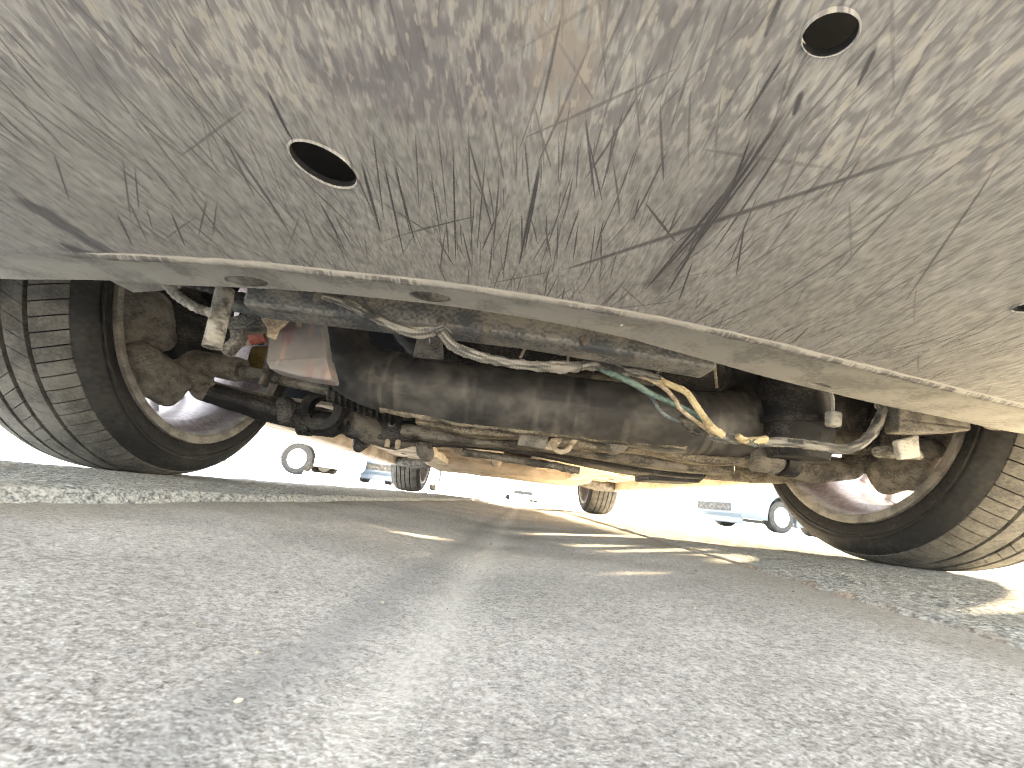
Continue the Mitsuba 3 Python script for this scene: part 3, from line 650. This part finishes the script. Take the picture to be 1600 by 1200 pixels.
# subframe behind the tube
obj(K('subframe'), barx(-.34, .44, lambda x: 1.02, lambda x: .158+.010*math.cos(x*9), .10, .030, .008, 20), 'mat_black')
obj(K('subframe__front_rail'), barx(-.20, .46, lambda x: .90, lambda x: .1475+.004*math.sin(x*14), .05, .012, .006, 16), 'mat_brown')
obj(K('subframe__skid_strip'), tube([at_y(px, py, 1.06) for px, py in ((722, 706), (790, 716), (860, 727), (905, 736))], .009, 10, 8, .2), 'mat_steel')
obj(K('subframe__leg'), blob([(-.30, .98, .15, .03), (-.24, 1.0, .13, .02), (-.36, 1.0, .2, .035), (-.2, 1.02, .15, .02)], .006, 40., .01), 'mat_brown')
obj(K('subframe__leg'), cat(slab([(1012, 712), (1098, 706), (1100, 744), (1090, 752), (1016, 748)], 1.0, .10, .004)), 'mat_black')
obj(K('subframe__pocket_lip'), slab([(1012, 700), (1100, 690), (1104, 708), (1012, 716)], .97, .02, .003), 'mat_brown')
obj(K('rail_flange'), barx(-.16, .5, lambda x: .82, lambda x: .152+.004*math.sin(x*30), .05, .006, .004, 30), 'mat_rail')
obj(K('clamp_plate'), slab([(815, 676), (856, 682), (852, 700), (810, 694)], .78, .01, .002), 'mat_knuckle')
obj(K('clamp_plate'), slab([(862, 686), (880, 682), (866, 703), (852, 700)], .78, .012, .002), 'mat_wiretan')
obj(K('hook_tie'), tube([at_y(px, py, .775) for px, py in ((915, 677), (896, 690), (888, 702), (876, 706), (866, 702))], .0045, 10, 8), 'mat_wiretan')
obj(K('drain_boss'), lathe([(-.02, .001), (-.02, .018), (-.012, .020), (.02, .020), (.02, .001)], 24, at_y(962, 692, .79), 'y'), 'mat_knuckle')
obj(K('rail_clip'), slab([(980, 690), (1030, 684), (1036, 702), (1010, 712), (985, 704)], .86, .015, .003), 'mat_brown')
# lumps along the left underside: pulley, hose, brackets
obj(K('pulley'), lathe([(-.014, .026), (-.014, .044), (-.008, .048), (.008, .048), (.014, .044), (.014, .026)], 36, at_y(505, 641, .93), 'y'), 'mat_black')
obj(K('hose_clip'), blob([tuple(at_y(447, 633, .86))+(.018,), tuple(at_y(445, 655, .86))+(.012,)], .003, 60., .006), 'mat_black')
for px, py, sz in ((572, 690, .02), (590, 655, .03), (628, 668, .026), (655, 690, .022), (700, 665, .022)):
    w = at_y(px, py, 1.0)
    obj(K('engine_mount'), blob([tuple(w+rng.normal(0, sz*.6, 3))+(sz*.7,) for _ in range(4)], .004, 50., .009, int(px)), random.choice(['mat_brown', 'mat_black', 'mat_knuckle']))
for px, py in ((606, 683), (622, 686)):
    w = at_y(px, py, .97); obj(K('mount_stud'), tube([w+np.array([0, 0, .02]), w+np.array([.002, 0, -.022])], .006, 10, 3), 'mat_wiretan')
obj(K('catalyst'), blob([(-.12, 1.25, .19, .05), (-.05, 1.45, .19, .045)], .003, 30., .012), 'mat_tan')
obj(K('exhaust_pipe'), tube([(-.05, 1.45, .19), (-.02, 1.9, .225), (-.02, 2.6, .235), (.0, 3.2, .25), (.25, 3.7, .27), (.3, 4.1, .28)], .028, 20, 10), 'mat_tan', 50)
obj(K('exhaust_pipe__muffler'), blob([(.22, 3.95, .29, .09), (.5, 3.95, .29, .09), (.22, 4.15, .29, .08), (.5, 4.15, .29, .08)], .002, 30., .03), 'mat_steel')
# floor, heat shield and ribs
for s in (-1, 1):
    obj(K('floor_panel'), rbox((CX+s*.475, 2.28, .236), (.62, 2.08, .012), .004), 'mat_tan')
    obj(K('sill'), barx(1.3, 3.25, lambda x: 0., lambda x: 0., .06, .07, .012, 6).rotate((0, 0, 90)).translate((CX+s*.815, 0, .222)), 'mat_tan')
    for j in range(5):
        obj(K('floor_rib'), rbox((CX+s*.45, 1.45+.38*j, .227), (.44, .05, .014), .006), 'mat_tan')
    obj(K('chassis_rail'), rbox((CX+s*.40, 2.2, .215), (.075, 1.9, .05), .012), 'mat_cream')
    for j in range(4):
        obj(K('floor_plug'), lathe([(-.004, .001), (-.004, .016), (0, .02), (0, .001)], 20, (CX+s*(.6+.05*(j % 2)), 1.5+.42*j, .229), 'z'), 'mat_black')
shv = []
obj(K('heat_shield'), blob([(CX-.0+.12, 1.35, .22, .03), (CX+.34, 1.35, .215, .03), (CX+.12, 2.1, .225, .03), (CX+.34, 2.1, .215, .03)], .008, 16., .03), 'mat_cream')
obj(K('fuel_tank'), blob([(-.42, 2.75, .245, .07), (.52, 2.75, .245, .07), (-.42, 3.2, .240, .07), (.52, 3.2, .240, .07)], .006, 12., .05), 'mat_tan')
obj(K('rear_axle_beam'), barx(-.62, .72, lambda x: YF+WB, lambda x: .262, .07, .05, .01, 8), 'mat_brown')
for s in (-1, 1):
    obj(K('trailing_arm'), blob([(CX+s*.52, 2.95, .205, .035), (CX+s*.66, 3.22, .200, .035), (CX+s*.84, 3.22, .205, .03), (CX+s*.60, YF+WB-.05, .235, .035)], .004, 30., .02), 'mat_brown')
    obj(K('damper'), tube([(CX+s*.5, YF+WB+.1, .25), (CX+s*.48, YF+WB+.12, .6)], .022, 14, 4), 'mat_steel')
# right side: connector, pale plate, liner, hanging flap
w = at_y(1302, 655, .66)
obj(K('wire_connector'), rbox(w, (.018, .018, .024), .004, (0, 6, 0)), 'mat_white', label='small white wire connector')
obj(K('wire_connector__lead'), tube([w+np.array([0, 0, .01]), w+np.array([.001, 0, .03]), w+np.array([.004, .01, .06])], .0025, 8, 6), 'mat_white')
obj(K('brake_duct'), slab([(1402, 690), (1432, 682), (1434, 712), (1408, 716)], .66, .006, .0025), 'mat_white', label='pale off-white tab')
obj(K('duct_arm'), blob([tuple(at_y(1372, 706, .70))+(.009,), tuple(at_y(1420, 702, .68))+(.010,), tuple(at_y(1434, 712, .67))+(.007,)], .001, 60., .004), 'mat_conduit')
obj(K('wheel_liner'), slab([(1404, 630), (1510, 655), (1512, 670), (1450, 674), (1405, 672)], .60, .02, .003), 'mat_knuckle')
obj(K('wheel_liner'), slab([(165, 430), (262, 436), (190, 442)], .50, .02, .003), 'mat_flange')
obj(K('engine_stay'), slab([(1380, 628), (1394, 632), (1406, 690), (1376, 696)], .74, .03, .003), 'mat_black')

# ------------------------------------------------------------------ torn wiring loom hanging across the gap
WL = K('wiring_loom')
def loom(pts, y0, y1, r, name, b, rough=.28, seed=0, n=10, smooth=60):
    q = np.linspace(y0, y1, len(pts)); t = tube([at_y(px, py, yy) for (px, py), yy in zip(pts, q)], r, 12, n, rough, seed)
    return obj(name, t, b, True, uv=t.metadata['uv'])
loom([(505, 463), (540, 474), (570, 488), (600, 503), (625, 514), (650, 520), (672, 518), (692, 512)], .440, .447, [.0036, .0045, .005, .0048, .005, .0056, .006, .005], WL, 'mat_braid', .3, 1)
loom([(688, 519), (705, 538), (735, 553), (770, 562), (810, 569), (850, 573), (880, 574), (905, 572)], .447, .52, [.005, .0058, .0058, .0055, .0055, .006, .0075, .006], WL+'__braided_sleeve', 'mat_braid', .3, 2)
loom([(905, 572), (925, 569), (950, 571), (975, 578), (1000, 583), (1030, 592)], .52, .555, [.006, .0075, .007, .006, .0055, .0045], WL+'__braided_sleeve', 'mat_braid', .35, 3)
loom([(1020, 588), (1045, 600), (1072, 613), (1086, 632), (1100, 652), (1112, 668), (1130, 680)], .553, .58, [.0035, .0045, .0048, .0045, .0048, .0055, .005], WL+'__yellow_wire', 'mat_yellow', .12, 4)
loom([(985, 583), (1015, 592), (1040, 608), (1055, 625), (1064, 640), (1090, 660), (1120, 682)], .548, .59, [.0035, .0035, .0032, .003, .0028, .003, .003], WL+'__tan_wire', 'mat_wiretan', .12, 5)
loom([(935, 576), (960, 586), (990, 599), (1015, 614), (1050, 630), (1085, 648), (1125, 682)], .53, .595, [.003, .0042, .0046, .004, .0038, .004, .003], WL+'__teal_wire', 'mat_teal', .08, 6)
loom([(1010, 612), (1022, 626), (1030, 640), (1050, 654), (1080, 664), (1120, 684)], .59, .60, .0026, WL+'__blue_wire', 'mat_wireblue', .08, 7)
loom([(1062, 652), (1080, 664), (1098, 672), (1125, 684)], .595, .60, [.006, .0085, .0085, .005], WL+'__frayed_knot', 'mat_brown', .4, 8)
loom([(1105, 680), (1130, 684), (1150, 686), (1190, 690), (1240, 692), (1290, 698), (1320, 702), (1350, 690), (1368, 668), (1376, 648), (1384, 634)], .60, .62, [.006, .0075, .007, .0065, .0065, .0065, .0068, .0068, .0068, .0065, .005], WL+'__braided_sleeve', 'mat_braid', .22, 9)
loom([(1152, 681), (1160, 687), (1172, 689), (1198, 686)], .592, .598, [.0045, .0048, .0052, .005], WL+'__yellow_wire', 'mat_yellow', .15, 10)
loom([(1380, 640), (1370, 636), (1372, 625)], .62, .62, .003, WL+'__braided_sleeve', 'mat_braid', .3, 11)
fr = []
for (px, py, yy) in [(672, 518, .445), (690, 510, .445), (880, 576, .515), (925, 568, .525), (950, 570, .535), (1120, 682, .59), (1100, 672, .59), (1172, 690, .59), (1020, 588, .56)]:
    c = at_y(px, py, yy)
    for k in range(7):
        d = rng.normal(0, 1, 3)*np.array([1, .4, 1]); d /= np.linalg.norm(d); L = random.uniform(.006, .016)
        fr.append(tube([c+rng.normal(0, .003, 3), c+d*L*.5+rng.normal(0, .002, 3), c+d*L], [.0007, .0006, .0003], 5, 3))
obj(WL+'__loose_strands', cat(*fr), 'mat_wireblue', True, kind='stuff')
for (px, py, yy, dx) in ((822, 540, .60, -.006), (888, 556, .58, .0), (1118, 585, .60, .002)):
    c = at_y(px, py, yy); obj(WL+'__drop_wire', tube([c+np.array([-dx, 0, .02]), c, c+np.array([dx, 0, -.02])], .002, 8, 4), 'mat_wiretan')

# ------------------------------------------------------------------ cars parked beyond
def far_car(name, x, y, rot, paint, label):
    M = trimesh.transformations.rotation_matrix(math.radians(rot), (0, 0, 1)); M[:3, 3] = (x, y, 0)
    C0 = np.array([0, 0, 0.])
    def put(n, m, b, sm=25):
        t = as_tm(m).copy(); t.apply_transform(M); return obj(f'{name}__{n}', t, b, sm)
    put('body', BASE - ARCH, paint)
    for (nm, i, sd), g in GLASS.items(): put(nm, g, 'mat_glass')
    for (nm, sd), g in LAMPS.items(): put(nm, g, 'mat_lamp' if nm == 'headlight' else 'mat_tail')
    for yy in (YF, YF+WB):
        for sd in (-1, 1):
            h = .105; wk = 'front_wheel' if yy == YF else 'rear_wheel'
            c = (sd*.76, yy, .33)
            ty = lathe([(-h, .21), (-h*1.02, .29), (-h*.85, .325), (h*.85, .325), (h*1.02, .29), (h, .21)], 40, c)
            key = put(wk, ty, 'mat_rubber')
            kk = key.replace(name+'__', '')
            put(kk+'__rim', cat(lathe([(sd*h*.9, .001), (sd*h*.95, .08), (sd*h*.7, .12), (sd*h*.75, .2), (sd*h*.95, .215), (sd*h*.5, .215), (sd*h*.4, .001)], 40, c)), 'mat_paint_white')
    put('bumper_grille', FAT ^ bx(-.5, .5, -.5, .1, .34, .50), 'mat_black')
    put('air_dam', rbox((0, -.02, .20), (1.45, .06, .20), .02), paint)
    put('sill_trim', rbox((-.80, 2.25, .215), (.06, 1.9, .10), .02), paint); put('sill_trim', rbox((.80, 2.25, .215), (.06, 1.9, .10), .02), paint)
    labels[name] = {'label': label, 'category': 'car', 'group': 'cars parked across the lot'}
# nose of the white car points right; wheel at about x -4.33
far_car('distant_car', -4.33+.8794, 10.45, 90, 'mat_paint_white', 'white car parked side-on beyond the left front wheel')
far_car('distant_car_001', -2.9, 11.6, 0, 'mat_paint_slate', 'slate blue car beyond the left rear wheel')
far_car('distant_car_002', 5.0, 10.1, -75, 'mat_paint_blue', 'pale blue car parked at an angle beyond the right front wheel')
far_car('distant_car_003', 1.4, 24., 0, 'mat_paint_white', 'white car far beyond the gap between the rear wheels')
for i, (x, y) in enumerate(((-5.35, 9.2), (-3.55, 9.3))):
    m = prism([(-.45, 0), (.45, 0), (.42, .09), (-.42, .09)], -.07, .07); m.apply_translation((x, y, .004))
    obj('parking_block', m, 'mat_cream', False)
    labels['parking_block' + ('' if i == 0 else f'_{i:03d}')] = {'label': ('cream kerb block on the ground left of the white car wheel', 'cream kerb block on the ground right of the white car wheel')[i], 'category': 'parking block', 'group': 'low blocks on the sunlit lot'}
